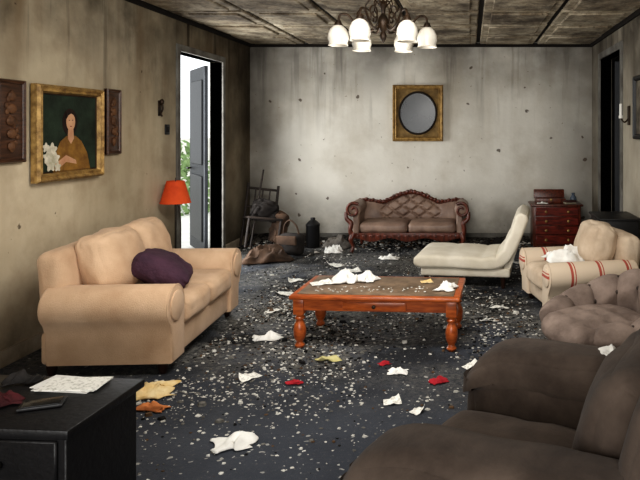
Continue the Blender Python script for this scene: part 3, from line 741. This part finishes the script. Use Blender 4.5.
crumple('crumpled_paper',.2,.14,.06,(-.94,7.25,.002),m_paper,63,0)
crumple('brown_rag',.50,.36,.20,(-2.35,7.15,.002),m_rag,70,20,freq=5)
crumple('grey_blanket_heap',.34,.28,.16,(-1.70,7.98,.002),M('grey_blanket',(120,114,106),(70,66,62)),72,0,freq=7)
crumple('crumpled_paper',.22,.16,.10,(-1.68,7.62,.002),m_paper,73,0)
crumple('crumpled_paper',.2,.12,.07,(.45,7.62,.002),m_paper,74,0)
crumple('dark_rag',.42,.26,.12,(.35,8.03,.002),m_darkm,75,0)
wc=root('broken_wooden_chair',(-2.64,7.74,.04),25); wc.rotation_euler=(R(-7),R(9),R(28))
dw=wood('burnt_wood',(52,40,32),(24,19,16),5,.7)
for i,(x,y) in enumerate(((-.19,-.19),(.19,-.19))): tube('leg_%d'%(i+1),[(x,y,.0),(x,y,.36)],.018,dw,wc)
for i,x in enumerate((-.19,.19)): tube('back_post_%d'%(i+1),cr([(x,.19,0),(x,.19,.36),(x,.24,.80)],5),.018,dw,wc)
box('seat',(.42,.42,.03),(0,0,.36),dw,wc,.008)
for i,z in enumerate((.50,.74)): tube('rail_%d'%(i+1),[(-.19,.2+.05*(z-.36)/.44,z),(.19,.2+.05*(z-.36)/.44,z)],.016,dw,wc)
for i,x in enumerate((-.09,0,.09)): tube('spindle_%d'%(i+1),[(x,.205,.50),(x,.235,.74)],.009,dw,wc)
m_dk2=M('black_coat_cloth',(56,51,48),(28,25,24),6,.9)
cushion('coat_bundle',(.36,.28,.20),(.02,.0,.46),m_dk2,wc,.09,(0,0,.04),(R(5),R(10),0),seed=31,nz=.05,wr=.8)
cushion('hanging_coat',(.14,.34,.42),(.22,.02,.26),m_rag,wc,.06,(.02,0,0),(0,R(6),0),seed=33,nz=.05,wr=.8)
tube('walking_stick',[(-.12,-.12,.0),(-.05,.12,.98)],.011,dw,wc,n=8)
sb=root('shoulder_bag',(-2.16,7.50,0),-15)
cushion('bag_body',(.30,.18,.26),(0,0,.13),m_dk2,sb,.06,(0,.03,0),seed=37,nz=.015)
tube('bag_strap',cr([(-.11,0,.22),(-.08,-.02,.36),(0,-.03,.42),(.08,-.02,.35),(.11,0,.22)],6),.010,m_rag,sb)
box('bag_flap',(.26,.03,.11),(0,-.11,.19),m_rag,sb,.012,3,(R(6),0,0))
bx=root('black_canister',(-2.02,7.97,0))
lathe('can',[(0,0),(.08,0),(.085,.01),(.085,.27),(.09,.28),(.09,.30),(.05,.34),(.03,.35),(.03,.38),(0,.38)],m_black,bx,n=24)
# chips
bm=bmesh.new(); rnd=random.Random(11)
solid=[(-2.30,4.44,.44,.70),(.27,1.97,.5,.5),(.92,3.92,.44,.44),(-1.82,2.13,.62,.24),(.94,5.34,.44,.44),(1.1,8.05,.32,.25),(1.44,6.20,.2,.28),(-2.0,7.95,.1,.1),(-2.16,7.5,.2,.15)]
def chip(x,y,s,mi,z=0):
    k=rnd.choice((3,4,4,5)); a0=rnd.random()*6.28; el=rnd.uniform(.5,1.0); h=s*rnd.uniform(.2,.6)
    vs=[]
    for j in range(k):
        a=a0+2*math.pi*j/k+rnd.uniform(-.3,.3); r_=s*rnd.uniform(.7,1.1)
        vs.append((x+r_*math.cos(a),y+r_*el*math.sin(a)))
    b=[bm.verts.new((px,py,z+.001)) for px,py in vs]; t=[bm.verts.new((x+(px-x)*.75,y+(py-y)*.75,z+h+rnd.uniform(0,.3)*h)) for px,py in vs]
    f=[bm.faces.new(t)]
    for j in range(k): f.append(bm.faces.new((b[j],b[(j+1)%k],t[(j+1)%k],t[j])))
    for q in f: q.material_index=mi
def ok(x,y):
    if not(XL+.05<x<XR-.05 and .6<y<YB-.05): return False
    return not any(abs(x-a)<c and abs(y-b)<d for a,b,c,d in solid)
cnt=0
while cnt<14500:
    mode=rnd.random()
    if mode<.50: x,y=rnd.gauss(-.75,.85),rnd.gauss(5.1,.85)
    elif mode<.68: x,y=rnd.gauss(-1.45,.30),rnd.gauss(4.7,.8)
    elif mode<.88: x,y=rnd.uniform(XL,XR),rnd.uniform(6.2,YB)
    else: x,y=rnd.uniform(-2.0,.9),rnd.uniform(1.8,8)
    if not ok(x,y): continue
    dens=noise.noise(Vector((x*1.5,y*1.5,3)))*2.2+.42
    if rnd.random()>dens and mode<.88: continue
    q=rnd.random(); far=y>3.9
    mi=0 if q<(.22 if far else .62) else (1 if q<(.60 if far else .86) else (2 if q<.93 else 3))
    s=rnd.choice((.003,.004,.005,.006,.008,.010,.013))*(1.15 if far else .95)
    if rnd.random()<.03: s*=2.1
    chip(x,y,s,mi); cnt+=1
for k in range(1800):
    x=rnd.uniform(XL+.1,XR-.2); y=YB-.08-abs(rnd.gauss(0,.26))
    if ok(x,y): chip(x,y,rnd.uniform(.01,.03),rnd.choice((0,1,1,2,2,3)),rnd.uniform(0,.02))
fin(bm,'floor_debris',[m_plast,m_ash,m_charc,m_brownc],ang=20)
bm=bmesh.new(); g=[]
nx=150; ny=10
for i in range(nx+1):
    row=[]
    for j in range(ny+1):
        x=XL+.02+(XR-XL-.04)*i/nx; t=j/ny; y_=YB-.02-.16*t
        h=max(0,(.08+.08*noise.noise(Vector((x*1.7,y_*2,1))))*(1-t)**1.2+.02*noise.noise(Vector((x*14,y_*14,0)))*(1-t))
        row.append(bm.verts.new((x,y_,h+.001)))
    g.append(row)
for i in range(nx):
    for j in range(ny): bm.faces.new((g[i][j],g[i+1][j],g[i+1][j+1],g[i][j+1]))
fin(bm,'rubble_heap',M('rubble_mix',(30,28,27),(104,98,90),26,.95,.8,60,lo=.45,hi=.7),ang=30)

# ---------------------------------------------------------------- lights
def area(name,loc,rot,sx,sy,e,col):
    l=bpy.data.lights.new(name,'AREA'); l.shape='RECTANGLE'; l.size=sx; l.size_y=sy; l.energy=e; l.color=col
    o=bpy.data.objects.new(name,l); COL.objects.link(o); o.location=loc; o.rotation_euler=rot; return o
area('front_fill',((wx0+wx1)/2,YF+.02,(wz0+wz1)/2),(R(90),0,0),3.4,1.6,132,(1,.985,.96))  # added fill lamp behind the camera, set in the added window
area('overhead_fill',(-.6,3.6,2.60),(R(28),0,0),1.6,1.0,88,(1,.98,.94))  # added fill lamp aimed at the back of the room, no fixture
area('doorway_daylight',(XL-T-.1,(dl0+dl1)/2,1.2),(0,R(-90),0),2.1,1.0,55,(.97,.99,1))
l=bpy.data.lights.new('midroom_fill','POINT'); l.energy=13; l.shadow_soft_size=.15; l.color=(1,.97,.9)  # added fill lamp under the chandelier, not one of its bulbs
o=bpy.data.objects.new('midroom_fill',l); COL.objects.link(o); o.location=(-.70,5.0,1.98)
wd=bpy.data.worlds.new('World'); scene.world=wd; wd.use_nodes=True
bg=wd.node_tree.nodes['Background']; bg.inputs[0].default_value=(.93,.97,1,1); bg.inputs[1].default_value=1.6
scene.view_settings.view_transform='Standard'
try: scene.view_settings.look='Medium High Contrast'
except Exception: scene.view_settings.look='None'
# ---------------------------------------------------------------- camera
cam=bpy.data.cameras.new('camera'); cam.sensor_width=36; cam.lens=36*620/640; cam.shift_x=-150/640; cam.shift_y=-111/640; cam.clip_start=.05
co=bpy.data.objects.new('camera',cam); COL.objects.link(co); co.location=(0,0,1.52); co.rotation_euler=(R(90),0,0)
scene.camera=co
